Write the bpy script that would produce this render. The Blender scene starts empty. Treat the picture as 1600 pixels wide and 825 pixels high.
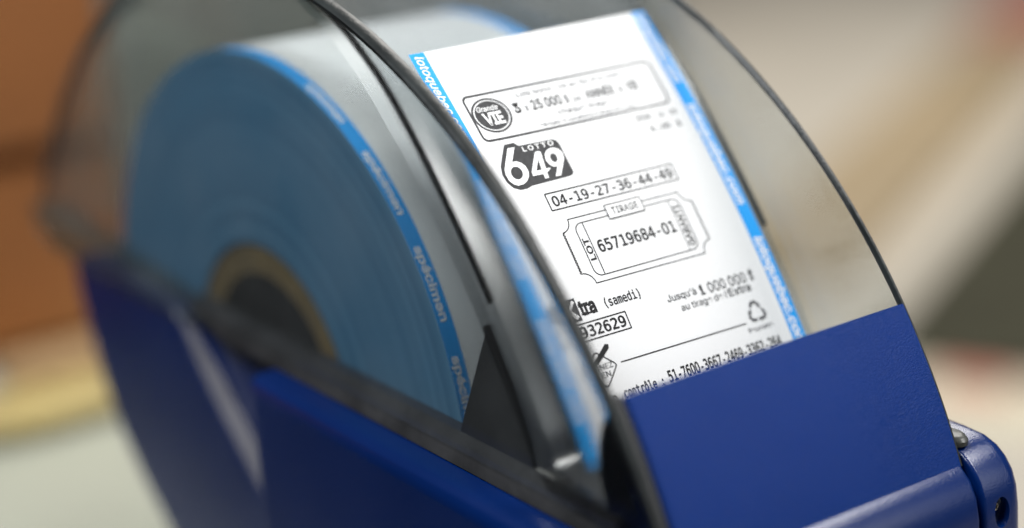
import bpy, bmesh, math
import mathutils
from mathutils import Vector, Matrix
from mathutils.geometry import tessellate_polygon

S = 0.0016                       # metres per drawing unit
scene = bpy.context.scene

# ------------------------------------------------------------------ camera
cam_d = bpy.data.cameras.new('camera')
cam = bpy.data.objects.new('camera', cam_d)
scene.collection.objects.link(cam)
right = Vector((-0.80653728, 0.58924748, -0.04780191))
up = Vector((-0.21674131, -0.21949896, 0.95123258))
fwd = Vector((-0.55001893, -0.77756518, -0.30474836))
CAM = Vector((151.13389, 289.60194, 165.93249))
m = Matrix((right, up, -fwd)).transposed().to_4x4()
m.translation = CAM * S
cam.matrix_world = m
cam_d.sensor_width = 36.0
cam_d.lens = 2900.0 / 1600.0 * 36.0
cam_d.clip_start = 0.02
cam_d.clip_end = 50
cam_d.dof.use_dof = True
cam_d.dof.focus_distance = 293.0 * S
cam_d.dof.aperture_fstop = 2.75
scene.camera = cam

# ------------------------------------------------------------------ light
scene.view_settings.view_transform = 'Standard'
scene.view_settings.look = 'None'
scene.view_settings.exposure = 0.0
scene.view_settings.gamma = 1.0
try:
    scene.cycles.use_denoising = True
    scene.cycles.use_adaptive_sampling = False
    scene.cycles.denoising_input_passes = 'RGB'
    scene.cycles.denoising_prefilter = 'NONE'
    scene.cycles.denoiser = 'OPENIMAGEDENOISE'
    scene.cycles.max_bounces = 16
    scene.cycles.transparent_max_bounces = 32
    scene.cycles.glossy_bounces = 6
    scene.cycles.diffuse_bounces = 4
    scene.cycles.caustics_reflective = False
    scene.cycles.caustics_refractive = False
    scene.cycles.sample_clamp_indirect = 6
except Exception:
    pass
world = bpy.data.worlds.new('World')
scene.world = world
world.use_nodes = True
world.node_tree.nodes['Background'].inputs[0].default_value = (0.86, 0.93, 1.0, 1)
world.node_tree.nodes['Background'].inputs[1].default_value = 0.06


ZF0 = -420.0


def area(name, direction, dist, sx, sy, power, color, aim=(-30, 50, 60)):
    ld = bpy.data.lights.new(name, 'AREA')
    ld.shape = 'RECTANGLE'
    ld.size = sx
    ld.size_y = sy
    ld.energy = power
    ld.color = color
    o = bpy.data.objects.new(name, ld)
    scene.collection.objects.link(o)
    d = Vector(direction).normalized()
    o.location = Vector(aim) * S + d * dist
    o.rotation_euler = d.to_track_quat('Z', 'Y').to_euler()
    return o


area('ceiling_lamp', (-0.52, 0.38, 0.77), 1.6, 1.0, 0.22, 22, (1.0, 0.98, 0.95))
area('left_fill_lamp', (0.46, -0.04, 0.88), 1.7, 0.9, 0.5, 36, (0.93, 0.96, 1.0))  # added fill that lifts the roll side and the block lip
area('back_fill_lamp', (-0.1, 0.0, 1.0), 2.6, 1.5, 1.2, 85, (1.0, 0.97, 0.92), (-1500, -1200, ZF0))  # added fill so the background floor stays bright
area('window_lamp', (-0.55, 0.80, 0.35), 2.2, 1.2, 1.0, 9, (0.95, 0.98, 1.0))


# ------------------------------------------------------------------ helpers
def tag(o, label=None, category=None, group=None, kind=None):
    if label: o['label'] = label
    if category: o['category'] = category
    if group: o['group'] = group
    if kind: o['kind'] = kind
    return o


ORG = {}


def empty(name, loc=(0, 0, 0)):
    o = bpy.data.objects.new(name, None)
    scene.collection.objects.link(o)
    o.location = Vector(loc) * S
    o.empty_display_size = 0.01
    ORG[o.name] = Vector(loc)
    return o


class MB:
    """collects shapes and links them as one mesh object"""
    def __init__(self):
        self.v = []; self.f = []; self.mi = []

    def add(self, verts, faces, mi=0):
        b = len(self.v)
        self.v += [Vector(p) for p in verts]
        self.f += [tuple(i + b for i in f) for f in faces]
        self.mi += [mi] * len(faces)
        return self

    def build(self, name, mats, parent=None, origin=None, smooth=True, angle=40):
        if not isinstance(mats, (list, tuple)): mats = [mats]
        if parent is not None:
            org = ORG[parent.name]
        elif origin is not None:
            org = Vector(origin)
        else:
            xs = [p.x for p in self.v]; ys = [p.y for p in self.v]
            org = Vector(((min(xs) + max(xs)) / 2, (min(ys) + max(ys)) / 2, min(p.z for p in self.v)))
        me = bpy.data.meshes.new(name)
        me.from_pydata([tuple((p - org) * S) for p in self.v], [], self.f)
        for mt in mats: me.materials.append(mt)
        me.polygons.foreach_set('material_index', self.mi)
        if smooth:
            me.polygons.foreach_set('use_smooth', [True] * len(me.polygons))
        me.update()
        if smooth:
            try: me.set_sharp_from_angle(angle=math.radians(angle))
            except Exception: pass
        o = bpy.data.objects.new(name, me)
        scene.collection.objects.link(o)
        if parent is not None:
            o.parent = parent
        else:
            o.location = org * S
        ORG[o.name] = org
        return o


def tess(loops):
    """triangles over a list of 2-D loops (outer then holes); returns pts, tris"""
    pts = [p for l in loops for p in l]
    t = tessellate_polygon([[Vector((p[0], p[1], 0)) for p in l] for l in loops])
    return pts, [tuple(x) for x in t]


def extrude_x(mb, poly, x0, x1, r0=0.0, r1=0.0, seg=5, mi=0, cap_mi=None):
    """solid between planes x0<x1 from a y/z polygon, its end outlines rounded by r0 / r1"""
    area2 = sum(poly[i][0] * poly[(i + 1) % len(poly)][1] - poly[(i + 1) % len(poly)][0] * poly[i][1] for i in range(len(poly)))
    if area2 < 0: poly = poly[::-1]
    n = len(poly)

    def inset(d):
        if d < 1e-9: return list(poly)
        out = []
        for i in range(n):
            a, b, c = Vector(poly[i - 1]), Vector(poly[i]), Vector(poly[(i + 1) % n])
            e1 = (b - a).normalized(); e2 = (c - b).normalized()
            n1 = Vector((-e1.y, e1.x)); n2 = Vector((-e2.y, e2.x))
            q = (n1 + n2)
            q = q / max(0.35, q.dot(q)) * 2 if q.length > 1e-6 else n1
            out.append((b.x + q.x * d, b.y + q.y * d))
        return out
    rings = []
    if r0 > 0:
        for k in range(seg + 1):
            a = math.pi / 2 * k / seg
            rings.append((x0 + r0 * (1 - math.sin(a)), inset(r0 * (1 - math.cos(a))))) if False else rings.append((x0 + r0 * (1 - math.cos(a)), inset(r0 * (1 - math.sin(a)))))
    else:
        rings.append((x0, list(poly)))
    if r1 > 0:
        for k in range(seg + 1):
            a = math.pi / 2 * k / seg
            rings.append((x1 - r1 * (1 - math.sin(a)), inset(r1 * (1 - math.cos(a)))))
    else:
        rings.append((x1, list(poly)))
    V = []; F = []
    for x, pl in rings:
        V += [(x, p[0], p[1]) for p in pl]
    for k in range(len(rings) - 1):
        for i in range(n):
            j = (i + 1) % n
            F.append((k * n + i, k * n + j, (k + 1) * n + j, (k + 1) * n + i))
    mb.add(V, F, mi)
    for x, pl, flip in ((rings[0][0], rings[0][1], True), (rings[-1][0], rings[-1][1], False)):
        pts, tr = tess([pl])
        mb.add([(x, p[0], p[1]) for p in pts], [t if not flip else t[::-1] for t in tr], mi if cap_mi is None else cap_mi)
    return mb


def sheet(mb, prof, x0, x1, th, nx=1, mi=0, edge_mi=None):
    """a bent sheet: y/z profile swept over x with thickness th to the inner side"""
    n = len(prof)
    nor = []
    for i in range(n):
        a = Vector(prof[max(0, i - 1)]); b = Vector(prof[min(n - 1, i + 1)])
        e = (b - a).normalized()
        nor.append(Vector((e.y, -e.x)))
    inner = [(prof[i][0] - nor[i].x * th, prof[i][1] - nor[i].y * th) for i in range(n)]
    V = []
    for x in (x0, x1):
        V += [(x, p[0], p[1]) for p in prof] + [(x, p[0], p[1]) for p in inner]
    F = []; E = []
    for i in range(n - 1):
        F.append((i, i + 1, 2 * n + i + 1, 2 * n + i))
        F.append((n + i + 1, n + i, 3 * n + i, 3 * n + i + 1))
        E.append((i, n + i, n + i + 1, i + 1))
        E.append((2 * n + i, 2 * n + i + 1, 3 * n + i + 1, 3 * n + i))
    E.append((0, 2 * n, 3 * n, n)); E.append((n - 1, 2 * n - 1, 4 * n - 1, 3 * n - 1))
    mb.add(V, F, mi)
    mb.add(V, E, mi if edge_mi is None else edge_mi)
    return mb


def arc(r, t0, t1, n, c=(0, 0)):
    return [(c[0] + r * math.cos(math.radians(t0 + (t1 - t0) * i / n)), c[1] + r * math.sin(math.radians(t0 + (t1 - t0) * i / n))) for i in range(n + 1)]


def box(mb, x0, x1, y0, y1, z0, z1, mi=0, r=0.0):
    if r > 0:
        return extrude_x(mb, [(y0, z0), (y1, z0), (y1, z1), (y0, z1)], x0, x1, r, r, 3, mi)
    return extrude_x(mb, [(y0, z0), (y1, z0), (y1, z1), (y0, z1)], x0, x1, 0, 0, 3, mi)


def disc_x(mb, x, c, r0, r1, n=96, mi=0):
    V = []; F = []
    for i in range(n):
        a = 2 * math.pi * i / n
        V += [(x, c[0] + r0 * math.cos(a), c[1] + r0 * math.sin(a)), (x, c[0] + r1 * math.cos(a), c[1] + r1 * math.sin(a))]
    for i in range(n):
        j = (i + 1) % n
        F.append((2 * i, 2 * i + 1, 2 * j + 1, 2 * j))
    mb.add(V, F, mi)


def tube_x(mb, x0, x1, c, r, n=96, mi=0):
    V = []; F = []
    for i in range(n):
        a = 2 * math.pi * i / n
        V += [(x0, c[0] + r * math.cos(a), c[1] + r * math.sin(a)), (x1, c[0] + r * math.cos(a), c[1] + r * math.sin(a))]
    for i in range(n):
        j = (i + 1) % n
        F.append((2 * i, 2 * j, 2 * j + 1, 2 * i + 1))
    mb.add(V, F, mi)


# ------------------------------------------------------------------ materials
def new_mat(name):
    mt = bpy.data.materials.new(name)
    mt.use_nodes = True
    nt = mt.node_tree
    return mt, nt, nt.nodes['Principled BSDF'], nt.nodes['Material Output']


def mat(name, col, rough=0.5, spec=0.5, bump=0.0, bscale=400, var=0.0, vscale=30, metallic=0.0, coat=0.0, detail=4):
    mt, nt, b, out = new_mat(name)
    b.inputs['Base Color'].default_value = (*col, 1)
    b.inputs['Roughness'].default_value = rough
    b.inputs['Specular IOR Level'].default_value = spec
    b.inputs['Metallic'].default_value = metallic
    b.inputs['Coat Weight'].default_value = coat
    tc = nt.nodes.new('ShaderNodeTexCoord')
    if bump > 0:
        nz = nt.nodes.new('ShaderNodeTexNoise')
        nz.inputs['Scale'].default_value = bscale
        nz.inputs['Detail'].default_value = detail
        bp = nt.nodes.new('ShaderNodeBump')
        bp.inputs['Strength'].default_value = bump
        bp.inputs['Distance'].default_value = 0.0004
        nt.links.new(tc.outputs['Object'], nz.inputs['Vector'])
        nt.links.new(nz.outputs['Fac'], bp.inputs['Height'])
        nt.links.new(bp.outputs['Normal'], b.inputs['Normal'])
    if var > 0:
        n2 = nt.nodes.new('ShaderNodeTexNoise')
        n2.inputs['Scale'].default_value = vscale
        n2.inputs['Detail'].default_value = 5
        rp = nt.nodes.new('ShaderNodeValToRGB')
        rp.color_ramp.elements[0].position = 0.3
        rp.color_ramp.elements[1].position = 0.7
        rp.color_ramp.elements[0].color = (*[c * (1 - var) for c in col], 1)
        rp.color_ramp.elements[1].color = (*[min(1, c * (1 + var)) for c in col], 1)
        nt.links.new(tc.outputs['Object'], n2.inputs['Vector'])
        nt.links.new(n2.outputs['Fac'], rp.inputs['Fac'])
        nt.links.new(rp.outputs['Color'], b.inputs['Base Color'])
        mr = nt.nodes.new('ShaderNodeMapRange')
        mr.inputs['To Min'].default_value = max(0.02, rough - 0.07)
        mr.inputs['To Max'].default_value = rough + 0.09
        nt.links.new(n2.outputs['Fac'], mr.inputs['Value'])
        nt.links.new(mr.outputs['Result'], b.inputs['Roughness'])
    return mt


def clear(name, tint, rough=0.04, haze=0.03, ior=1.45, haze_col=(0.6, 0.62, 0.62), wave=0.0):
    """tinted clear plastic: see-through with a Fresnel gloss and a little dusty haze"""
    mt = bpy.data.materials.new(name)
    mt.use_nodes = True
    nt = mt.node_tree
    nt.nodes.remove(nt.nodes['Principled BSDF'])
    out = nt.nodes['Material Output']
    tr = nt.nodes.new('ShaderNodeBsdfTransparent'); tr.inputs['Color'].default_value = (*tint, 1)
    gl = nt.nodes.new('ShaderNodeBsdfGlossy'); gl.inputs['Roughness'].default_value = rough
    df = nt.nodes.new('ShaderNodeBsdfDiffuse'); df.inputs['Color'].default_value = (*haze_col, 1)
    fr = nt.nodes.new('ShaderNodeFresnel'); fr.inputs['IOR'].default_value = ior
    # the same gloss whichever side of the sheet is seen
    m1 = nt.nodes.new('ShaderNodeMixShader'); m2 = nt.nodes.new('ShaderNodeMixShader')
    tc = nt.nodes.new('ShaderNodeTexCoord')
    nz = nt.nodes.new('ShaderNodeTexNoise'); nz.inputs['Scale'].default_value = 35; nz.inputs['Detail'].default_value = 8
    mr = nt.nodes.new('ShaderNodeMapRange')
    mr.inputs['From Min'].default_value = 0.35; mr.inputs['From Max'].default_value = 0.75
    mr.inputs['To Min'].default_value = haze * 0.5; mr.inputs['To Max'].default_value = haze * 1.6
    nt.links.new(tc.outputs['Object'], nz.inputs['Vector'])
    nt.links.new(nz.outputs['Fac'], mr.inputs['Value'])
    nt.links.new(mr.outputs['Result'], m1.inputs['Fac'])
    nt.links.new(tr.outputs[0], m1.inputs[1]); nt.links.new(df.outputs[0], m1.inputs[2])
    geo = nt.nodes.new('ShaderNodeNewGeometry')
    inv = nt.nodes.new('ShaderNodeMath'); inv.operation = 'DIVIDE'; inv.inputs[0].default_value = 1.0; inv.inputs[1].default_value = ior
    mi = nt.nodes.new('ShaderNodeMix'); mi.data_type = 'FLOAT'
    mi.inputs['A'].default_value = ior; mi.inputs['B'].default_value = 1.0 / ior
    # Fresnel flips its IOR on back faces itself; feeding the inverse there keeps a thin-sheet reading
    nt.links.new(geo.outputs['Backfacing'], mi.inputs['Factor'])
    nt.links.new(mi.outputs['Result'], fr.inputs['IOR'])
    nt.links.new(fr.outputs[0], m2.inputs['Fac'])
    nt.links.new(m1.outputs[0], m2.inputs[1]); nt.links.new(gl.outputs[0], m2.inputs[2])
    nt.links.new(m2.outputs[0], out.inputs['Surface'])
    nt.nodes.remove(inv)
    return mt


M_blue = mat('blue_plastic', (0.0, 0.014, 0.095), 0.21, 0.5, 0.2, 2400, 0.10, 18)
M_blue_grain = mat('blue_plastic_grained', (0.0, 0.026, 0.175), 0.34, 0.2, 0.9, 2300, 0.08, 14)
M_black = mat('black_plastic', (0.012, 0.012, 0.013), 0.42, 0.5, 0.15, 900, 0.3, 25)
M_matte = mat('matte_black', (0.006, 0.006, 0.007), 0.8, 0.2)
M_ledge = mat('worn_black_channel', (0.024, 0.024, 0.025), 0.34, 0.5, 0.6, 260, 0.55, 45, detail=7)
M_rim = mat('dark_polished_edge', (0.012, 0.015, 0.015), 0.42, 0.4, 0.5, 500, 0.5, 60)
M_seal = mat('black_rubber', (0.004, 0.004, 0.004), 0.6, 0.3)
M_cheek = clear('smoked_clear_plastic', (0.87, 0.89, 0.89), 0.03, 0.034)
M_cover = clear('smoked_cover_plastic', (0.95, 0.96, 0.957), 0.06, 0.02)
M_ramp = clear('smoked_ramp_plastic', (0.82, 0.84, 0.845), 0.18, 0.09, 1.5, (0.45, 0.46, 0.46))
M_paper = mat('white_paper', (0.80, 0.80, 0.795), 0.55, 0.3, 0.03, 900)
M_rollp = mat('white_roll_paper', (0.80, 0.80, 0.79), 0.5, 0.35, 0.04, 700, 0.03, 20)
M_pblue = mat('printed_blue', (0.0, 0.34, 0.86), 0.5, 0.3)
M_ink = mat('black_ink', (0.012, 0.012, 0.013), 0.6, 0.2)
M_grey = mat('dark_grey_ink', (0.055, 0.055, 0.057), 0.6, 0.2, 0, 0, 0.35, 900)
M_pale = mat('pale_grey_ink', (0.10, 0.10, 0.105), 0.6, 0.2)
M_white = mat('white_ink', (0.88, 0.88, 0.87), 0.55, 0.3)
M_card = mat('brown_cardboard', (0.27, 0.18, 0.07), 0.8, 0.2, 0.2, 600, 0.2, 60)
M_metal = mat('dull_screw_steel', (0.35, 0.33, 0.29), 0.3, 0.5, metallic=1.0)
M_footd = mat('grey_foot_plastic', (0.05, 0.052, 0.046), 0.38, 0.4, 0.3, 500)
M_foot = clear('grey_clear_foot', (0.62, 0.66, 0.64), 0.2, 0.08, 1.4, (0.3, 0.32, 0.3))

# frosted front band of the near window: it softens what stands behind it
M_frost = bpy.data.materials.new('frosted_clear_plastic'); M_frost.use_nodes = True
nt = M_frost.node_tree; nt.nodes.remove(nt.nodes['Principled BSDF'])
rf = nt.nodes.new('ShaderNodeBsdfRefraction'); rf.inputs['Roughness'].default_value = 0.34
rf.inputs['IOR'].default_value = 1.12; rf.inputs['Color'].default_value = (0.93, 0.94, 0.94, 1)
gl = nt.nodes.new('ShaderNodeBsdfGlossy'); gl.inputs['Roughness'].default_value = 0.1
mx = nt.nodes.new('ShaderNodeMixShader'); mx.inputs['Fac'].default_value = 0.07
nt.links.new(rf.outputs[0], mx.inputs[1]); nt.links.new(gl.outputs[0], mx.inputs[2])
nt.links.new(mx.outputs[0], nt.nodes['Material Output'].inputs['Surface'])

# wound paper: fine concentric layers tinted by the blue edge print
M_side, nt, b, out = new_mat('wound_paper_edge')
tc = nt.nodes.new('ShaderNodeTexCoord')
sp = nt.nodes.new('ShaderNodeSeparateXYZ'); nt.links.new(tc.outputs['Object'], sp.inputs[0])
cb = nt.nodes.new('ShaderNodeCombineXYZ')
nt.links.new(sp.outputs['Y'], cb.inputs['Y']); nt.links.new(sp.outputs['Z'], cb.inputs['Z'])
ln = nt.nodes.new('ShaderNodeVectorMath'); ln.operation = 'LENGTH'; nt.links.new(cb.outputs[0], ln.inputs[0])
nz = nt.nodes.new('ShaderNodeTexNoise'); nz.noise_dimensions = '1D'
nz.inputs['Scale'].default_value = 260; nz.inputs['Detail'].default_value = 8
nt.links.new(ln.outputs['Value'], nz.inputs['W'])
rp = nt.nodes.new('ShaderNodeValToRGB')
rp.color_ramp.elements[0].position = 0.25; rp.color_ramp.elements[1].position = 0.75
rp.color_ramp.elements[0].color = (0.075, 0.24, 0.42, 1); rp.color_ramp.elements[1].color = (0.13, 0.34, 0.54, 1)
nt.links.new(nz.outputs['Fac'], rp.inputs['Fac']); nt.links.new(rp.outputs['Color'], b.inputs['Base Color'])
b.inputs['Roughness'].default_value = 0.6

# ------------------------------------------------------------------ the setting
ZC = -36.0
M_counter = mat('pale_counter_laminate', (0.40, 0.41, 0.33), 0.45, 0.4, 0, 0, 0.10, 9)
cm = MB()
NX = 1
V = []; F = []
box(cm, -95, 42, -460, 170, ZC - 24, ZC, 0, 1.5)
counter = cm.build('counter', M_counter, origin=(0, 0, ZC), smooth=False)
tag(counter, 'pale cream counter top under the dispenser', 'counter', kind='structure')
ZF = -420.0
M_floor = mat('beige_floor', (0.56, 0.51, 0.43), 0.5, 0.4, 0, 0, 0.10, 1.5)
fm = MB(); fm.add([(-9000, -9000, ZF), (3000, -9000, ZF), (3000, 3000, ZF), (-9000, 3000, ZF)], [(0, 1, 2, 3)])
tag(fm.build('floor', M_floor, origin=(0, 0, ZF), smooth=False), 'beige floor far below the counter', 'floor', kind='structure')

M_blocker = mat('charcoal_blocker', (0.02, 0.024, 0.03), 0.7, 0.2)
wm = MB(); box(wm, 280, 300, -2600, 700, ZF, 240)  # unseen, added to keep floor reflections off the near side
tag(wm.build('blocker', M_blocker), 'charcoal wall added unseen to keep reflections dark', 'blocker', kind='structure')

# ------------------------------------------------------------------ the dispenser
W = -59.0
disp = empty('ticket_dispenser', (-30, 0, ZC))
tag(disp, 'blue plastic ticket dispenser with smoked clear round cover', 'dispenser')

# rear shell and the two side walls -------------------------------------------------
shell = [(-84, 47.8), (-82.5, 40), (-79, 30), (-74.5, 20), (-68, 11), (-58.5, 2.5), (-47, -6), (-33, -15.5), (-20, -23), (-8, -30), (0, -35.6)]
wall_poly = shell + [(112, -35.6), (112, 42), (106, 47.4), (100, 47.8), (4, 47.8)]
mb = MB(); extrude_x(mb, wall_poly, -1.6, 0.6, 0, 0.8, 4)
mb.build('side_wall', M_blue, disp)
mb = MB(); extrude_x(mb, wall_poly, W - 0.6, W + 1.6, 0.8, 0, 4)
mb.build('side_wall', M_blue, disp)
mb = MB(); sheet(mb, [(p[0] + 0.3, p[1]) for p in shell], W + 1.6, -1.6, 2.0)
mb.build('rear_wall', M_blue, disp)
flange = shell[:-1] + [(0, -31), (24, -31), (16, -12), (5, 6), (-3.5, 18), (-11.5, 25), (-19.5, 32), (-26.5, 39), (-31, 44.5), (-33.5, 47.8)]
for xa, xb, ra, rb in ((0.6, 4.6, 0, 0.6), (W - 4.6, W - 0.6, 0.6, 0)):
    mb = MB(); extrude_x(mb, flange, xa, xb, ra, rb, 5)
    mb.build('rear_flange', M_blue, disp)
M_lit_step = mat('lit_step_grey', (0.15, 0.145, 0.16), 0.45, 0.5, 0.2, 300, 0.2, 40)  # lamp light on the flange step, put into a pale grey strip
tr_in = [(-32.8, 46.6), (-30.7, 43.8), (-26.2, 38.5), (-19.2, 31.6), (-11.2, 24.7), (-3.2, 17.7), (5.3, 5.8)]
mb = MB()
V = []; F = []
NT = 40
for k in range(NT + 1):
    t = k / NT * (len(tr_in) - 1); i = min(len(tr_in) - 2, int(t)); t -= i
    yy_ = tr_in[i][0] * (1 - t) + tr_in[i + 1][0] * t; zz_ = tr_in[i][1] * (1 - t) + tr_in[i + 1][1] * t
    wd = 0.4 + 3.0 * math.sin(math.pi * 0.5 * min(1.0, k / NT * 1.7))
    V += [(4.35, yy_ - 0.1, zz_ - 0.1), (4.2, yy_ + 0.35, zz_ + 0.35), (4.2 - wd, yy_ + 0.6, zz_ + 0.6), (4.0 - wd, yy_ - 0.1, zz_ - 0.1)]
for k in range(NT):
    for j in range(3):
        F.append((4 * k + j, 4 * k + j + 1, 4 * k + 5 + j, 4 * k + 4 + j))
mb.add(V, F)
mb.build('lit_step_strip', M_lit_step, disp)
mb = MB(); box(mb, W + 1.6, -1.6, -40, 108, -35.5, -33.5)
mb.build('floor_plate', M_matte, disp)

# side blocks ----------------------------------------------------------------------
shoulder = [(104, 46.2), (108.5, 45.9), (111, 45.0), (113, 43.5), (114.6, 41.4), (115.6, 38.8), (116.1, 35.5), (116.4, 30)]
block = shoulder + [(116.6, -35.4), (4, -35.4), (4, 46.2)]
mb = MB(); extrude_x(mb, block, 0.7, 9.6, 0.4, 3.0, 8)
mb.build('side_block', M_blue, disp)

# far block carries the screw in an oval well on its front
WELL = (W - 4.9, 35.7, 1.75, 2.6)        # x, z, half width, half height
mb = MB()
xo0, xo1 = W - 10.8, W - 0.9
body = shoulder[:-1] + [(116.4, 34.8)]
# upper and lower bands stay solid; the well band is a plate with an oval hole
extrude_x(mb, block, xo0, xo1, 3.4, 0.7, 8)
farb = mb.build('side_block', M_blue, disp)
# cut the well with a boolean so that the recess is real
cut = MB()
n = 40
V = []; F = []
rings = ((122, 1.25), (117.2, 1.12), (116.3, 1.0), (114.5, 0.9), (114.2, 0.75))
for y, s in rings:
    for i in range(n):
        a = 2 * math.pi * i / n
        V.append((WELL[0] + WELL[2] * s * math.cos(a), y, WELL[1] + WELL[3] * s * math.sin(a)))
for k in range(len(rings) - 1):
    for i in range(n):
        j = (i + 1) % n
        F.append((k * n + i, k * n + j, (k + 1) * n + j, (k + 1) * n + i))
F.append(tuple(range(n))[::-1]); F.append(tuple((len(rings) - 1) * n + i for i in range(n)))
cut.add(V, F)
cutter = cut.build('screw_well_cutter', M_blue, disp)
md = farb.modifiers.new('well', 'BOOLEAN'); md.operation = 'DIFFERENCE'; md.solver = 'EXACT'; md.object = cutter
for ob in (farb, cutter):
    bmx = bmesh.new(); bmx.from_mesh(ob.data)
    bmesh.ops.remove_doubles(bmx, verts=bmx.verts, dist=1e-7)
    bmesh.ops.recalc_face_normals(bmx, faces=bmx.faces)
    bmx.to_mesh(ob.data); bmx.free()
dg = bpy.context.evaluated_depsgraph_get(); dg.update()
me_new = bpy.data.meshes.new_from_object(farb.evaluated_get(dg))
farb.modifiers.clear()
farb.data = me_new
me_new.polygons.foreach_set('use_smooth', [True] * len(me_new.polygons))
me_new.set_sharp_from_angle(angle=math.radians(24))
bpy.data.objects.remove(cutter)
mb = MB()
V = []; F = []
sc_c = (WELL[0] + 0.5, WELL[1] + 0.8)
for y, r in ((114.2, 0.85), (114.9, 0.8), (115.2, 0.6), (115.25, 0.35), (114.9, 0.28), (114.9, 0.0)):
    for i in range(24):
        a = 2 * math.pi * i / 24
        V.append((sc_c[0] + r * math.cos(a), y, sc_c[1] + r * math.sin(a)))
for k in range(5):
    for i in range(24):
        j = (i + 1) % 24
        F.append((k * 24 + i, k * 24 + j, (k + 1) * 24 + j, (k + 1) * 24 + i))
mb.add(V, F)
mb.build('screw', M_metal, farb)

# front body and front panel --------------------------------------------------------
fbody = [(108.6, 45.4), (110.6, 45.0), (112.6, 44.0), (114.4, 42.3), (115.7, 39.8), (116.4, 36.5), (116.7, 30), (116.9, -35.5), (110, -35.5), (108, 40)]
mb = MB(); extrude_x(mb, fbody, W + 0.5, 0.5, 0.9, 0.5, 5)
mb.build('front_body', M_blue, disp)
pan = arc(120.6, 20.4, 34.25, 24)
mb = MB(); th = 2.2
poly = pan + arc(120.6 - th, 34.25, 20.4, 24)
extrude_x(mb, poly, W + 0.5, -1.6, 0.45, 0.45, 4)
mb.build('front_panel', M_blue_grain, disp)

# profile of the ticket: y as a function of z
CO = (-4.14779329e-03, -1.11515371e-01, 1.00806697e+02)


def py(z): return CO[0] * z * z + CO[1] * z + CO[2]


def pnorm(z):
    dy = 2 * CO[0] * z + CO[1]
    v = Vector((1.0, -dy)).normalized()
    return v


# clear side windows ------------------------------------------------------------------
RC = 120.0
EDGE = [(93.2, 49.4), (88, 50.2), (84.3, 51.2), (82.6, 52.8)]      # follows the outer face of the ramp upwards
z = 53.6
while z < 95.5:
    EDGE.append((py(z) - 0.4, z)); z += 2.6
EDGE += [(48.0, 98.9), (44.6, 102.2), (40.4, 105.8), (36.1, 108.8), (31.8, 111.5), (27.0, 113.9), (21.0, 116.6)]
band_poly = arc(RC, 21.6, 79.6, 60) + EDGE[::-1] + [(103, 48.0), (109.4, 42.4)]
main_poly = arc(RC, 79.8, 151.2, 70) + [(-103.6, 53.6), (-40, 48.9), (0, 48.8), (60, 48.8), (93.0, 48.8)] + [(p[0] - 0.06, p[1]) for p in EDGE]


def window(x0, x1, band_mat):
    mb = MB()
    pts, tr = tess([main_poly])
    mb.add([(x1, p[0], p[1]) for p in pts], tr)
    mb.add([(x0, p[0], p[1]) for p in pts], [t[::-1] for t in tr])
    w = mb.build('side_window', M_cheek, disp, smooth=False)
    mb = MB()
    pts, tr = tess([band_poly])
    mb.add([(x1, p[0], p[1]) for p in pts], tr)
    mb.add([(x0, p[0], p[1]) for p in pts], [t[::-1] for t in tr])
    bo = mb.build('front_band', band_mat, w, smooth=False)
    for ob in (w, bo):
        bmw = bmesh.new(); bmw.from_mesh(ob.data)
        for f in bmw.faces:
            want = 1 if f.calc_center_median().x * 1.0 > (x0 + x1) / 2 * S - ORG[ob.name].x * S else -1
            if f.normal.x * want < 0: f.normal_flip()
        bmw.to_mesh(ob.data); bmw.free()
    rim = MB()
    V = []; F = []
    t0, t1 = 21.4, 151.2
    xm = 0.25 * (x1 - x0)
    xm0, xt = x0, x1
    for k_, (a, b_) in enumerate(zip(arc(RC, t0, t1, 120), arc(RC - 0.6, t0, t1, 120))):
        # the moulded edge thins out towards the front corner
        q_ = max(0.0, min(1.0, (t0 + (t1 - t0) * k_ / 120 - 25) / 40, (132 - (t0 + (t1 - t0) * k_ / 120)) / 30))
        x1 = xm0 + (xt - xm0) * (0.42 + 0.58 * q_); xm = 0.25 * (x1 - x0)
        V += [(x1 + 0.02, b_[0], b_[1]), (x1 + 0.02, a[0], a[1]), (x1 - xm, a[0] * 1.0025, a[1] * 1.0025), (x0 + xm, a[0] * 1.0025, a[1] * 1.0025), (x0 - 0.02, a[0], a[1]), (x0 - 0.02, b_[0], b_[1])]
    for i in range(120):
        for k in range(5):
            F.append((i * 6 + k, i * 6 + k + 1, (i + 1) * 6 + k + 1, (i + 1) * 6 + k))
        F.append((i * 6 + 5, i * 6, (i + 1) * 6, (i + 1) * 6 + 5))
    rim.add(V, F)
    rim.build('rim', M_rim, w)
    return w


near_win = window(0.0, 2.8, M_frost)
far_win = window(W, W + 1.4, M_cheek)
# foot of the far window in its corner pocket
mb = MB()
foot = arc(2.6, -90, 90, 10, (106.6, 46.6))
mb2 = []
V = []; F = []
for z, k in ((45.9, 1.0), (46.6, 1.0), (47.1, 0.86), (47.25, 0.6)):
    for i in range(24):
        a = 2 * math.pi * i / 24
        V.append((W - 2.4 + 2.0 * k * math.cos(a) * (1 + 0.25 * abs(math.cos(a))), 107.0 + 3.4 * k * math.sin(a), z))
for k in range(3):
    for i in range(24):
        j = (i + 1) % 24
        F.append((k * 24 + i, k * 24 + j, (k + 1) * 24 + j, (k + 1) * 24 + i))
F.append(tuple(72 + i for i in range(24)))
mb.add(V, F)
mb.build('window_foot', M_footd, far_win)

# curved top cover ----------------------------------------------------------------------
cov = arc(118.6, 83, 155, 60)
mb = MB(); sheet(mb, cov, W + 0.8, -1.8, 1.2, edge_mi=0)
mb.build('top_cover', M_cover, disp)

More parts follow.
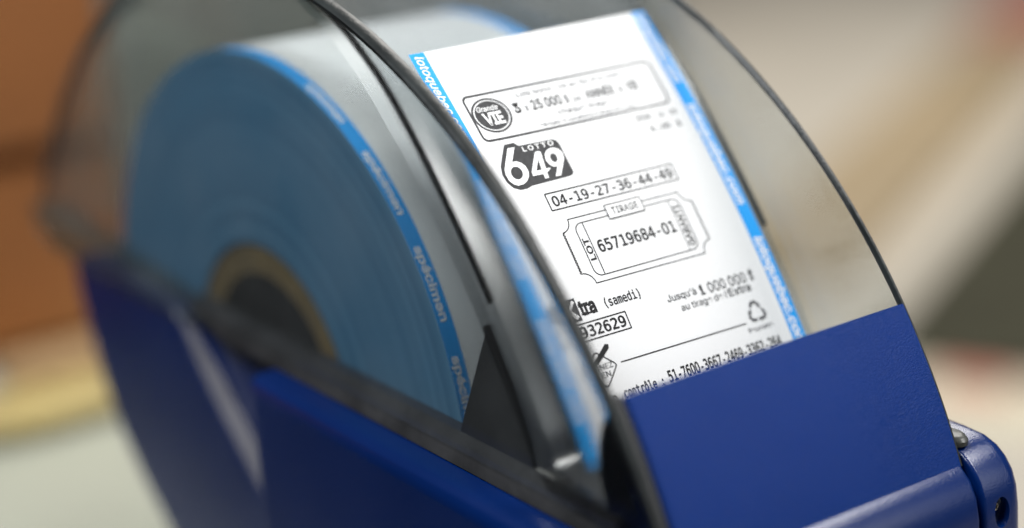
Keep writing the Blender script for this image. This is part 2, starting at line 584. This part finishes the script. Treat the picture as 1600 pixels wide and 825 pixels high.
# ramp that carries the ticket -------------------------------------------------------------
rp_ = [(13.0, 117.9), (20.5, 116.4), (27.0, 113.9), (31.8, 111.5), (36.1, 108.8), (40.4, 105.8), (44.6, 102.2), (48.0, 98.9)]
z = 95.5
while z > 53.5:
    n_ = pnorm(z); rp_.append((py(z) - 0.7 * n_.x, z - 0.7 * n_.y)); z -= 2.6
rp_ += [(82.6, 52.6), (84.3, 51.2), (88, 50.2), (93.5, 49.3)]
ramp_prof = rp_[::-1]
mb = MB(); sheet(mb, ramp_prof, W + 0.8, -2.0, 1.0)
ramp = mb.build('ticket_ramp', M_ramp, disp)
seal_prof = [p for p in ramp_prof if p[1] > 73.5]
mb = MB()
sheet(mb, [(p[0] + 0.25, p[1] + 0.2) for p in seal_prof], -1.98, -1.62, 1.45)
mb.build('edge_seal', M_seal, ramp)
mb = MB()
sheet(mb, [(p[0] + 0.25, p[1] + 0.2) for p in seal_prof], W + 0.7, W + 1.1, 1.3)
mb.build('edge_seal', M_footd, ramp)
# black gusset under the foot of the ramp and the black side cheek of the front pocket
mb = MB(); extrude_x(mb, [(68.4, 70.6), (69.6, 68.9), (74.0, 62.0), (78.0, 54.0), (79.6, 48.4), (57.5, 46.5)], -1.95, -0.15)
mb.build('gusset', M_matte, disp)
mb = MB()
pocket = [(98.9, 67.6), (97.4, 64.5), (96.1, 60.1), (96.0, 55.2), (97.4, 50.7), (99.6, 47.5), (103, 44)] + arc(119.9, 22.0, 34.4, 8)
extrude_x(mb, pocket, -1.55, -0.05, 0.1, 0.1, 2)
mb.build('pocket_side', M_black, disp)
mb = MB()
extrude_x(mb, pocket, W - 0.2, W + 0.4, 0.1, 0.1, 2)

# black channel the windows slot into ----------------------------------------------------
chan = [(-2.6, 47.9), (-2.2, 50.2), (-0.4, 50.3), (0.4, 49.9), (2.6, 47.7), (3.4, 46.4), (0.65, 46.4), (0.62, 47.9)]


def channel(sign, off):
    mb = MB()
    ys = [-34 + 132 * i / 66 for i in range(67)] + [99.5, 101]
    V = []; F = []
    n = len(chan)
    for y in ys:
        k = 1.0
        w_ = max(0.0, min(1.0, (y + 34) / 16))
        for (x, z) in chan:
            V.append((off + sign * (x if x < 0.7 else 0.7 + (x - 0.7) * (0.35 + 0.65 * w_)), y, z))
    for i in range(len(ys) - 1):
        for j in range(n):
            j2 = (j + 1) % n
            F.append((i * n + j, i * n + j2, (i + 1) * n + j2, (i + 1) * n + j))
    F.append(tuple(range(n))); F.append(tuple((len(ys) - 1) * n + j for j in range(n)))
    mb.add(V, F)
    bmx = mb.build('window_channel', M_ledge, disp, angle=30)
    b2 = bmesh.new(); b2.from_mesh(bmx.data); bmesh.ops.recalc_face_normals(b2, faces=b2.faces); b2.to_mesh(bmx.data); b2.free()


channel(1, 0.0)
channel(-1, W)
# grey clear flange along the bottom of the cover at the back
mb = MB(); extrude_x(mb, [(-93, 46.9), (-104.0, 52.0), (-104.4, 56.2), (-37, 50.4), (-31, 46.9)], -1.5, 5.4, 0.3, 1.6, 4)
mb.build('cover_flange', M_foot, near_win)

# spindle that carries the roll
RCY, RCZ = -10.5, 35.5
mb = MB()
tube_x(mb, -57.5, -12, (RCY, RCZ), 22.5, 64); disc_x(mb, -12, (RCY, RCZ), 0.01, 22.5, 64)
tube_x(mb, -12, -8, (RCY, RCZ), 7, 40); disc_x(mb, -8, (RCY, RCZ), 0.01, 7, 40)
mb.build('spindle', M_matte, disp)

# ------------------------------------------------------------------ fonts and printing
def load_font(fn):
    try:
        import os
        base = bpy.utils.system_resource('DATAFILES', path='fonts')
        return bpy.data.fonts.load(os.path.join(base, fn))
    except Exception:
        return None


F_MONO = load_font('DejaVuSansMono.woff2')
F_SANS = load_font('Inter.woff2')


def text_geo(txt, font, bold=0.0, shear=0.0, spacing=1.0):
    cu = bpy.data.curves.new('t', 'FONT')
    cu.body = txt
    if font: cu.font = font
    cu.size = 1.0
    cu.offset = bold
    cu.shear = shear
    cu.space_character = spacing
    cu.fill_mode = 'FRONT'
    cu.resolution_u = 5
    ob = bpy.data.objects.new('t', cu)
    scene.collection.objects.link(ob)
    dg = bpy.context.evaluated_depsgraph_get()
    me = ob.evaluated_get(dg).to_mesh()
    v = [(p.co.x, p.co.y) for p in me.vertices]
    f = [tuple(p.vertices) for p in me.polygons]
    ob.evaluated_get(dg).to_mesh_clear()
    bpy.data.objects.remove(ob); bpy.data.curves.remove(cu)
    return v, f


CAPH = {}


def cap_height(font):
    k = font.name if font else ''
    if k not in CAPH:
        v, f = text_geo('H', font)
        CAPH[k] = max(p[1] for p in v) if v else 0.7
    return CAPH[k]


# ticket surface: u runs to the far side, s runs down the ticket, h lifts off the paper
XL = -6.65
_z = [108.2 - 62.4 * i / 900 for i in range(901)]
_s = [0.0]
for i in range(900):
    _s.append(_s[-1] + math.hypot(_z[i + 1] - _z[i], py(_z[i + 1]) - py(_z[i])))


def z_of_s(s):
    lo, hi = 0, 900
    if s <= 0: return _z[0] - s * -1 * 0.0 if s == 0 else _z[0] + (-s) * 0.7
    while hi - lo > 1:
        md_ = (lo + hi) // 2
        if _s[md_] <= s: lo = md_
        else: hi = md_
    t = (s - _s[lo]) / (_s[hi] - _s[lo])
    return _z[lo] + t * (_z[hi] - _z[lo])


def surf(u, s, h=0.0):
    z = z_of_s(s)
    n = pnorm(z)
    curl = 1.9 * math.exp(-max(0, u + 0.35) / 3.6) * math.exp(-((s - 21) / 9.5) ** 2)
    hh = h + curl
    return Vector((XL - (u + 0.35), py(z) + n.x * hh, z + n.y * hh))


class Print(MB):
    """ink laid on a curved surface; 'fn' maps (a, b, h) to space"""
    def __init__(self, fn, h): super().__init__(); self.fn = fn; self.h = h

    def tri(self, pts, faces, mi=0, dh=0.0):
        # long triangles are halved until the ink follows the bend of the paper
        pts = [tuple(p) for p in pts]
        todo = []
        for f in faces:
            todo += [tuple(f)] if len(f) == 3 else [(f[0], f[k], f[k + 1]) for k in range(1, len(f) - 1)]
        done = []; mid = {}
        while todo:
            t = todo.pop()
            e = [(math.dist(pts[t[k]], pts[t[(k + 1) % 3]]), k) for k in range(3)]
            L, k = max(e)
            if L < 0.62:
                done.append(t); continue
            a, b, c = t[k], t[(k + 1) % 3], t[(k + 2) % 3]
            key = (min(a, b), max(a, b))
            if key not in mid:
                pts.append(((pts[a][0] + pts[b][0]) / 2, (pts[a][1] + pts[b][1]) / 2)); mid[key] = len(pts) - 1
            todo += [(a, mid[key], c), (mid[key], b, c)]
        self.add([self.fn(p[0], p[1], self.h + dh) for p in pts], done, mi)

    def poly(self, loops, mi=0, dh=0.0):
        p, t = tess(loops); self.tri(p, t, mi, dh)

    def stroke(self, pts, w, closed=False, mi=0, dh=0.0, step=1.2):
        w *= 1.22                       # thermal ink bleeds a little
        q = []
        m_ = len(pts)
        for i in range(m_ if closed else m_ - 1):
            a = Vector(pts[i]); b_ = Vector(pts[(i + 1) % m_])
            k = max(1, int((b_ - a).length / step))
            for j in range(k): q.append(a + (b_ - a) * (j / k))
        if not closed: q.append(Vector(pts[-1]))
        n = len(q); V = []
        for i in range(n):
            if closed: a, c = q[i - 1], q[(i + 1) % n]
            else: a, c = q[max(0, i - 1)], q[min(n - 1, i + 1)]
            e1 = (q[i] - a); e2 = (c - q[i])
            e1 = e1.normalized() if e1.length > 1e-9 else e2.normalized()
            e2 = e2.normalized() if e2.length > 1e-9 else e1
            nn = Vector((-e1.y, e1.x)) + Vector((-e2.y, e2.x))
            nn = nn / max(0.5, nn.dot(nn)) * 2 if nn.length > 1e-6 else Vector((-e1.y, e1.x))
            V += [tuple(q[i] + nn * w / 2), tuple(q[i] - nn * w / 2)]
        F = []
        for i in range(n if closed else n - 1):
            j = (i + 1) % n
            F.append((2 * i, 2 * i + 1, 2 * j + 1, 2 * j))
        self.tri(V, F, mi, dh)

    def text(self, txt, font, a0, a1, base, cap, bold=0.0, mi=0, dh=0.0, shear=0.0, rot=None, spacing=1.0, width=None):
        """fit the string between a0 and a1 on a baseline; rot='down' reads along +s with its top to +u, 'up' along -s with its top to -u"""
        bold += 0.010 if font is F_MONO else 0.003
        if font is F_MONO: txt = txt.replace('0', 'O')      # the printer's zero has no dot
        v, f = text_geo(txt, font, bold, shear, spacing)
        if not v: return
        x0 = min(p[0] for p in v); x1 = max(p[0] for p in v)
        sx = (a1 - a0) / (x1 - x0); sy = cap / cap_height(font)
        out = []
        for x, y in v:
            t = (x - x0) * sx; hgt = y * sy
            if rot == 'down': out.append((base + hgt, a0 + t))
            elif rot == 'up': out.append((base - hgt, a1 - t))
            else: out.append((a0 + t, base - hgt))
        self.tri(out, f, mi, dh)


def rrect(u0, u1, s0, s1, r, k=4):
    p = []
    for cx, cy, a0 in ((u1 - r, s1 - r, 0), (u0 + r, s1 - r, 90), (u0 + r, s0 + r, 180), (u1 - r, s0 + r, 270)):
        for i in range(k + 1):
            a = math.radians(a0 + 90 * i / k)
            p.append((cx + r * math.cos(a), cy + r * math.sin(a)))
    return p


def circ(cu, cs, ru, rs, n=40, rot=0.0):
    c, s_ = math.cos(math.radians(rot)), math.sin(math.radians(rot))
    return [(cu + ru * math.cos(2 * math.pi * i / n) * c - rs * math.sin(2 * math.pi * i / n) * s_,
             cs + ru * math.cos(2 * math.pi * i / n) * s_ + rs * math.sin(2 * math.pi * i / n) * c) for i in range(n)]


TILE = [(8.03,20.12),(9.91,20.1),(10.58,20.8),(13.84,20.86),(17.21,20.92),(17.9,21.24),(18.18,21.9),(18.19,24.66),(18.22,27.25),(17.9,27.71),(17.32,27.85),(13.31,27.93),(9.51,27.99),(8.52,28.28),(7.14,28.29),(5.94,27.7),(5.16,26.55),(4.96,25.22),(5.38,23.75),(6.66,21.94)]
SIX = [(8.27,20.83),(9.66,20.91),(7.9,23.33),(8.73,23.38),(9.48,23.81),(9.95,24.5),(10.07,25.45),(9.77,26.29),(9.03,27.04),(8.11,27.48),(6.96,27.57),(6.2,27.18),(5.64,26.41),(5.51,25.34),(5.77,24.36),(6.48,23.34)]
SIXH = [(8.07,26.43),(7.73,26.52),(7.39,26.49),(7.08,26.35),(6.84,26.12),(6.69,25.82),(6.64,25.47),(6.7,25.12),(6.87,24.79),(7.12,24.52),(7.43,24.34),(7.78,24.25),(8.12,24.28),(8.43,24.42),(8.67,24.65),(8.82,24.95),(8.87,25.3),(8.81,25.65),(8.64,25.98),(8.39,26.25)]
FOUR = [(12.89,22.5),(13.48,22.45),(14.01,22.64),(13.45,25.67),(14.42,25.78),(13.8,26.21),(13.33,26.43),(13.22,27.39),(12.4,27.4),(12.47,26.54),(10.42,26.5),(10.57,25.69)]
FOURH = [(12.85,23.89),(12.57,25.74),(11.54,25.71)]
NINE = [(14.47,23.25),(15.14,22.66),(16.0,22.38),(16.81,22.44),(17.56,22.91),(17.94,23.67),(17.74,24.63),(17.0,25.66),(15.61,27.46),(14.54,27.42),(15.69,25.8),(15.04,25.73),(14.46,25.23),(14.15,24.37)]
NINEH = [(15.38,23.65),(15.76,23.39),(16.28,23.44),(16.53,23.89),(16.46,24.48),(16.06,24.95),(15.59,24.98),(15.22,24.61),(15.17,24.13)]

# ------------------------------------------------------------------ the ticket
UL, UR, SB = -0.35, 48.95, 74.0
mb = MB()
NU, NS = 40, 90
V = [surf(UL + (UR - UL) * (i / NU) ** 1.3, 0.35 + (SB - 0.35) * j / NS + 0.25 * (1 - i / NU) * (1 - j / NS), 0) for j in range(NS + 1) for i in range(NU + 1)]
F = [(j * (NU + 1) + i, j * (NU + 1) + i + 1, (j + 1) * (NU + 1) + i + 1, (j + 1) * (NU + 1) + i) for j in range(NS) for i in range(NU)]
mb.add(V, F)
tkt = empty('lottery_ticket', (-30, 60, 60))
tag(tkt, 'printed white lottery ticket with bright blue edges standing in the dispenser', 'ticket')
mb.build('paper_sheet', M_paper, tkt)


def stripe(u0, u1, s0, s1, fn, h, mi=0, n=60, tp=0.0):
    p = Print(fn, h)
    V = []; F = []
    for j in range(n + 1):
        for i in range(5):
            V.append((u0 + (u1 - u0) * i / 4, s0 + (s1 - s0) * j / n + tp))
    for j in range(n):
        for i in range(4):
            F.append((j * 5 + i, j * 5 + i + 1, (j + 1) * 5 + i + 1, (j + 1) * 5 + i))
    p.tri(V, F)
    return p


H1, H2, H3 = 0.05, 0.10, 0.15
st = stripe(UL, 2.55, 0.62, SB, surf, H1).build('edge_stripe', M_pblue, tkt)
p = Print(surf, H2)
for s0, s1 in ((1.3, 18.2), (25.5, 42.5), (49.5, 66.5)):
    p.text('lotoquebec.com', F_SANS, s0, s1, 0.42, 1.55, 0.012, shear=0.22, rot='down')
p.build('printed_text', M_white, st)
st = stripe(46.15, UR, 0.42, SB, surf, H1).build('edge_stripe', M_pblue, tkt)
p = Print(surf, H2)
for s0, s1 in ((1.0, 15.6), (20.2, 40.0), (46.2, 66.0)):
    p.text('lotoquebec.com', F_SANS, s0, s1, 46.75, 1.75, 0.02, shear=0.2, rot='down')
p.build('printed_text', M_white, st)

# prize box
p = Print(surf, H1)
p.stroke(rrect(4.75, 43.7, 10.35, 18.95, 1.0), 0.30, True)
p.build('prize_box', M_grey, tkt)
p = Print(surf, H1)
p.text('Lots bonis : 24 au 31 décembre', F_SANS, 15.0, 37.5, 12.15, 0.85, 0.0)
p.text('chaque tirage', F_SANS, 21.0, 31.8, 16.85, 0.95, 0.0)
p.text('*Détails et conditions à lotoquebec.com', F_SANS, 16.6, 36.6, 18.40, 0.62, 0.0)
p.text('x', F_SANS, 15.3, 16.1, 15.0, 1.35, 0.0)
p.text('$', F_SANS, 23.5, 24.5, 15.1, 1.5, 0.0)
p.text('par', F_SANS, 25.2, 27.0, 15.1, 1.1, -0.005)
p.build('fine_print', M_pale, tkt)
p = Print(surf, H1)
p.text('3', F_SANS, 13.2, 14.5, 14.95, 1.75, 0.025)
p.text('25 000', F_SANS, 16.8, 22.9, 15.0, 1.75, 0.015)
p.text('ANNÉE', F_SANS, 27.9, 34.0, 15.15, 1.65, 0.012)
p.text('à', F_SANS, 34.9, 35.6, 15.15, 1.3, 0.0)
p.text('VIE', F_SANS, 36.6, 39.2, 15.15, 1.65, 0.015)
p.build('prize_text', M_ink, tkt)
# round emblem
e = Print(surf, H1)
cu_, cs_ = 8.62, 14.45
e.poly([circ(cu_, cs_, 3.75, 3.30), circ(cu_, cs_, 3.40, 2.99)])
e.poly([circ(cu_, cs_, 3.10, 2.72)])
emb = e.build('round_emblem', M_grey, tkt)
p = Print(surf, H2)
p.text('VIE', F_SANS, 6.7, 10.6, 16.2, 2.15, 0.03, shear=-0.05)
p.text('Grande', F_SANS, 6.2, 10.4, 13.6, 0.95, 0.012, shear=0.25)
p.build('emblem_lettering', M_white, emb)
# six forty-nine logo
p = Print(surf, H1)
p.poly([TILE])
logo = p.build('game_logo', M_grey, tkt)
p = Print(surf, H2)
p.poly([SIX, SIXH]); p.poly([FOUR, FOURH]); p.poly([NINE, NINEH])
p.text('LOTTO', F_SANS, 10.9, 17.1, 22.0, 0.85, 0.02, spacing=1.3)
p.build('logo_lettering', M_white, logo)
# date and price
p = Print(surf, H1)
p.text('2020', F_MONO, 35.0, 38.4, 21.2, 1.1, 0.0)
p.text('12 19', F_MONO, 39.8, 43.9, 21.3, 1.0, 0.0)
p.text('6,00 $', F_MONO, 37.0, 43.6, 23.6, 1.1, 0.0)
p.build('date_and_price', M_pale, tkt)
# numbers in their box
p = Print(surf, H1)
p.stroke(rrect(10.95, 37.45, 29.95, 32.95, 0.06, 1), 0.17, True)
p.text('04-19-27-36-44-49', F_MONO, 11.75, 36.75, 32.35, 1.72, 0.004)
p.build('number_box', M_ink, tkt)
# draw voucher
p = Print(surf, H1)


def notch(cx, cy, r, a0, a1, k=8):
    return [(cx + r * math.cos(math.radians(a0 + (a1 - a0) * i / k)), cy + r * math.sin(math.radians(a0 + (a1 - a0) * i / k))) for i in range(k + 1)]


p.stroke([(20.7, 35.0), (12.95, 35.0)] + notch(10.95, 35.0, 2.0, 0, 90)[1:], 0.13, step=0.4)
wav = []
k = 60
for i in range(k + 1):
    s = 37.0 + 7.25 * i / k
    wav.append((11.02 + 0.13 * math.sin(i * math.pi * 2 * 15 / k), s))
p.stroke(wav, 0.17, step=0.5)
p.stroke(notch(11.0, 46.3, 2.05, -90, 0) + [(35.8, 46.45)] + notch(37.9, 46.45, 2.1, 180, 270)[1:], 0.13, step=0.4)
wav = [(2 * 24.45 - a, s) for a, s in wav]
p.stroke(wav, 0.13, step=0.5)
p.stroke(notch(37.9, 35.1, 2.0, 90, 180) + [(28.0, 35.1)], 0.13, step=0.4)
# inner frame
fr_ = rrect(13.55, 35.3, 36.05, 45.3, 1.35, 5)
p.stroke(fr_, 0.13, True)
p.stroke([(15.3, 36.05), (15.3, 45.3)], 0.13)
p.stroke([(33.2, 36.05), (33.2, 45.3)], 0.10)
p.text('65719684-01', F_MONO, 16.25, 32.4, 41.6, 1.95, 0.006)
p.text('LOT', F_SANS, 38.7, 42.6, 14.98, 1.05, 0.018, rot='up')
p.text('GARANTI', F_SANS, 37.2, 44.6, 34.85, 1.25, 0.012, rot='up')
vou = p.build('draw_voucher', M_ink, tkt)
p = Print(surf, H2)
p.poly([rrect(20.7, 28.05, 34.25, 36.7, 0.05, 1)])
vt = p.build('voucher_tab', M_white, vou)
p = Print(surf, H3)
p.stroke(rrect(20.7, 28.05, 34.25, 36.7, 0.05, 1), 0.12, True)
p.text('TIRAGE', F_SANS, 21.75, 27.1, 36.05, 1.2, 0.006, spacing=1.1)
p.build('tab_lettering', M_ink, vou)
# extra
p = Print(surf, H1)
p.poly([[(4.3, 47.65), (7.75, 47.65), (7.75, 51.4), (4.3, 51.4)]])
xt = p.build('extra_tile', M_grey, tkt)
p = Print(surf, H2)
p.stroke([(4.9, 48.2), (7.2, 50.9)], 0.55); p.stroke([(7.3, 48.1), (5.0, 50.9)], 0.4)
p.build('tile_letter', M_white, xt)
p = Print(surf, H1)
p.text('tra', F_SANS, 7.95, 11.1, 50.65, 2.3, 0.03)
for a, b_ in ((8.0, 9.0), (9.0, 10.1)):
    p.stroke([(a, 50.55), (b_, 50.55)], 0.2)
p.text('E', F_SANS, 2.9, 4.1, 50.65, 2.3, 0.03)
p.text('(samedi)', F_MONO, 12.95, 20.05, 50.45, 1.45, 0.004)
p.stroke(rrect(2.9, 15.95, 51.95, 54.75, 0.06, 1), 0.17, True)
p.text('5932629', F_MONO, 4.95, 15.4, 54.2, 1.75, 0.008)
p.build('extra_draw_text', M_ink, tkt)
p = Print(surf, H1)
p.text("Jusqu'à", F_SANS, 24.7, 30.8, 52.6, 1.15, 0.004)
p.text('1 000 000 $', F_SANS, 31.6, 43.5, 53.0, 1.7, 0.004)
p.text("au tirage de l'", F_SANS, 26.7, 36.8, 54.6, 1.1, 0.0)
p.text('Extra', F_SANS, 37.0, 41.8, 54.6, 1.3, 0.008)
p.build('jackpot_text', M_ink, tkt)
p = Print(surf, H1)
p.stroke([(11.6, 59.45), (38.0, 59.65)], 0.16)
p.build('divider_line', M_ink, tkt)
# recycling mark
p = Print(surf, H1)
for k in range(3):
    a = math.radians(120 * k - 90)
    c0 = (40.9, 58.3)
    P_ = lambda ang, r: (c0[0] + r * math.cos(ang), c0[1] + r * math.sin(ang))
    p.stroke([P_(a - 0.75, 1.35), P_(a - 0.2, 1.75), P_(a + 0.2, 1.75), P_(a + 0.75, 1.35)], 0.42)
    h_ = P_(a + 0.75, 1.35)
    p.poly([[P_(a + 0.65, 0.9), P_(a + 0.65, 1.85), P_(a + 1.15, 1.3)]])
p.text('Recyclable', F_SANS, 37.9, 43.3, 61.3, 0.75, 0.0)
p.build('recycling_mark', M_pale, tkt)
# signature diamond with its pen
p = Print(surf, H1)
p.stroke([(10.55, 59.6), (10.3, 59.95), (7.9, 62.4), (7.4, 62.4), (4.9, 59.9), (4.9, 59.4), (7.4, 57.0), (7.9, 57.0), (10.3, 59.2)], 0.17, True, step=0.6)
p.poly([[(6.9, 58.2), (9.9, 56.0), (10.5, 56.15), (10.4, 56.75), (7.4, 58.8), (6.6, 58.9)]])
p.text('SIGNEZ', F_SANS, 5.1, 9.9, 59.75, 0.85, 0.0)
p.text('EN', F_SANS, 7.3, 9.0, 61.05, 0.9, 0.0)
p.build('signature_mark', M_ink, tkt)
p = Print(surf, H1)
p.text('No', F_MONO, 6.8, 8.5, 64.95, 1.2, 0.004)
p.text('contrôle :', F_MONO, 10.0, 18.0, 64.95, 1.4, 0.006)
p.text('51-7600-3667-2469-3362-264', F_MONO, 19.2, 43.6, 64.85, 1.8, 0.008)
p.build('control_number', M_ink, tkt)

# ------------------------------------------------------------------ the paper roll
RR, XN, XF = 66.3, -3.6, -55.8
roll = empty('paper_roll', (-30, RCY, RCZ))
tag(roll, 'large white paper roll with blue edges, standing inside the clear cover', 'paper roll')
mb = MB()
tube_x(mb, XF, XN, (RCY, RCZ), RR, 180)
mb.build('wound_paper', M_rollp, roll)
mb = MB()
disc_x(mb, XN, (RCY, RCZ), 29.5, RR, 180); disc_x(mb, XF, (RCY, RCZ), 29.5, RR, 180)
mb.build('roll_side', M_side, roll)
mb = MB()
tube_x(mb, XF, XN - 0.4, (RCY, RCZ), 29.5, 96); tube_x(mb, XF, XN - 0.4, (RCY, RCZ), 23.5, 96)
disc_x(mb, XN - 0.4, (RCY, RCZ), 23.5, 29.5, 96)
mb.build('cardboard_core', M_card, roll)


def cyl(a, b_, h=0.0):
    """a: distance in from the near edge, b: arc length measured down from the top of the roll"""
    th = math.pi / 2 - b_ / RR
    return Vector((XN - a, RCY + (RR + h) * math.cos(th), RCZ + (RR + h) * math.sin(th)))


es = stripe(0.0, 2.95, -60, 110, cyl, 0.05, n=160).build('edge_stripe', M_pblue, roll)
p = Print(cyl, 0.10)
for t1, t0 in ((72, 61.5), (55.0, 43.2), (37.9, 26.4), (21.3, 9.8), (4, -8)):
    b0, b1 = (90 - t1) * math.pi / 180 * RR, (90 - t0) * math.pi / 180 * RR
    p.text('spécimen', F_SANS, b0, b1, 0.75, 1.45, 0.02, rot='down')
p.build('printed_text', M_white, es)
es = stripe(XN - XF - 3.3, XN - XF, -60, 110, cyl, 0.05, n=160).build('edge_stripe', M_pblue, roll)

# ------------------------------------------------------------------ background, far out of focus
M_wood = mat('orange_brown_wood', (0.28, 0.10, 0.025), 0.55, 0.4, 0, 0, 0.25, 6)
M_wood_d = mat('dark_brown_recess', (0.17, 0.06, 0.016), 0.6, 0.3)
cab = empty('wooden_cabinet', (20, -275, ZC))
tag(cab, 'orange brown wooden cabinet behind the dispenser at left', 'cabinet')
mb = MB(); box(mb, -84, 62, -420, -262, ZC + 0.1, 142, 0, 3)
mb.build('carcass', M_wood_d, cab)
mb = MB(); box(mb, -82, 60, -261.8, -254, ZC + 6, 25, 0, 2)
mb.build('drawer_front', M_wood, cab)
mb = MB(); box(mb, -82, 60, -261.8, -254, 33, 138, 0, 2)
mb.build('cabinet_door', M_wood, cab)

D1 = Vector((-0.88, -0.475, 0)); D2 = Vector((-0.475, 0.88, 0))


def slab(mb, o, l, w, h, z0=ZC, rr=1.5):
    o = Vector(o)
    n = 6
    base = [o, o + D1 * l, o + D1 * l + D2 * w, o + D2 * w]
    c = sum(base, Vector()) / 4
    V = []
    for z, k in ((z0 + 0.05, 1.0), (z0 + h * 0.75, 1.0), (z0 + h, 0.985)):
        V += [(c.x + (p.x - c.x) * k, c.y + (p.y - c.y) * k, z) for p in base]
    F = [(8, 9, 10, 11)]
    for k in (0, 4):
        for i in range(4):
            j = (i + 1) % 4
            F.append((k + i, k + j, k + 4 + j, k + 4 + i))
    mb.add(V, F)
    return mb


M_board = mat('tan_brown_board', (0.38, 0.295, 0.185), 0.5, 0.3, 0, 0, 0.2, 8)
mb = slab(MB(), (-1020, -1040, 0), 1500, 150, 16, ZF)
tag(mb.build('wooden_board', M_board), 'tan brown wooden board lying blurred on the floor behind the clear cover', 'board')
M_pink = mat('dusty_pink_card', (0.40, 0.17, 0.13), 0.6, 0.3, 0, 0, 0.2, 12)
mb = slab(MB(), (-2060, -1610, 0), 560, 150, 30, ZF)
tag(mb.build('pink_box', M_pink), 'dusty pink flat box at the far end of the brown board', 'box')
M_olive = mat('dark_olive_mat', (0.05, 0.048, 0.03), 0.85, 0.2, 0, 0, 0.3, 14)
mb = slab(MB(), (-960, -760, 0), 1400, 380, 8, ZF)
tag(mb.build('counter_mat', M_olive), 'dark olive mat lying on the floor at far right', 'mat')
M_fly = mat('pale_flyer', (0.72, 0.66, 0.50), 0.5, 0.3, 0, 0, 0.1, 20)
M_flyr = mat('pink_flyer_print', (0.62, 0.24, 0.17), 0.5, 0.3)
fly = empty('paper_flyer', (-980, -640, ZF))
tag(fly, 'pale yellow flyer with a pink patch beside the dark mat', 'flyer')
mb = slab(MB(), (-860, -690, 0), 210, 170, 1, ZF)
mb.build('flyer_sheet', M_fly, fly, smooth=False)
mb = slab(MB(), (-955, -680, 0), 70, 60, 0.6, ZF + 1.5)
mb.build('printed_patch', M_flyr, fly, smooth=False)
M_part = mat('grey_green_panel', (0.15, 0.175, 0.165), 0.6, 0.3, 0, 0, 0.15, 2)
prt = empty('partition_panel', (-1000, -1500, ZF))
tag(prt, 'dull grey green partition standing far behind, seen through the smoked cover', 'partition')
mb = MB(); box(mb, -1372, -620, -1530, -1500, ZF + 24, -60, 0, 4)
mb.build('panel', M_part, prt)
for x_ in (-1300, -700):
    mb = MB(); box(mb, x_ - 22, x_ + 22, -1560, -1470, ZF + 0.2, ZF + 23.5, 0, 4)
    mb.build('foot', M_black, prt)
# yellow packet at left
M_yel = mat('mustard_yellow_packet', (0.40, 0.31, 0.12), 0.45, 0.5, 0.6, 30, 0.2, 18)
M_seam = mat('brown_packet_seam', (0.25, 0.12, 0.03), 0.5, 0.4)
pk = empty('yellow_packet', (-30, -208, ZC))
tag(pk, 'mustard yellow packet lying on the counter before the wooden cabinet', 'packet')
mb = MB()
V = []; F = []
nu, nv = 24, 12
for j in range(nv + 1):
    for i in range(nu):
        a = 2 * math.pi * i / nu; b_ = math.pi * (j / nv - 0.5)
        cx = math.copysign(abs(math.cos(a)) ** 0.6, math.cos(a)); cy = math.copysign(abs(math.sin(a)) ** 0.6, math.sin(a))
        rr = max(0.03, math.cos(b_)) ** 0.6
        V.append((-29 + 27 * cx * rr, -199 + 13 * cy * rr, ZC + 5.6 + 5.4 * math.sin(b_)))
for j in range(nv):
    for i in range(nu):
        k2 = (i + 1) % nu
        F.append((j * nu + i, j * nu + k2, (j + 1) * nu + k2, (j + 1) * nu + i))
mb.add(V, F)
mb.build('pouch', M_yel, pk)
mb = MB(); box(mb, -65, -55, -208, -190, ZC + 4, ZC + 6, 0, 0.4)
mb.build('sealed_end', M_seam, pk)
M_tan = mat('tan_paper_bag', (0.34, 0.22, 0.11), 0.7, 0.2, 0.5, 40, 0.2, 18)
mb = MB(); box(mb, -66, -28, -244, -222, ZC + 0.1, ZC + 7, 0, 2.4)
tag(mb.build('paper_bag', M_tan), 'flat tan paper bag lying between the yellow packet and the cabinet', 'bag')
# pale teal sheet near the shell
M_teal = mat('pale_teal_paper', (0.42, 0.56, 0.46), 0.5, 0.3, 0, 0, 0.1, 20)
mb = slab(MB(), (-40, -246, 0), 70, 38, 0.8, ZC)
tag(mb.build('paper_sheet', M_teal), 'pale teal paper sheet lying behind the blue shell', 'paper')
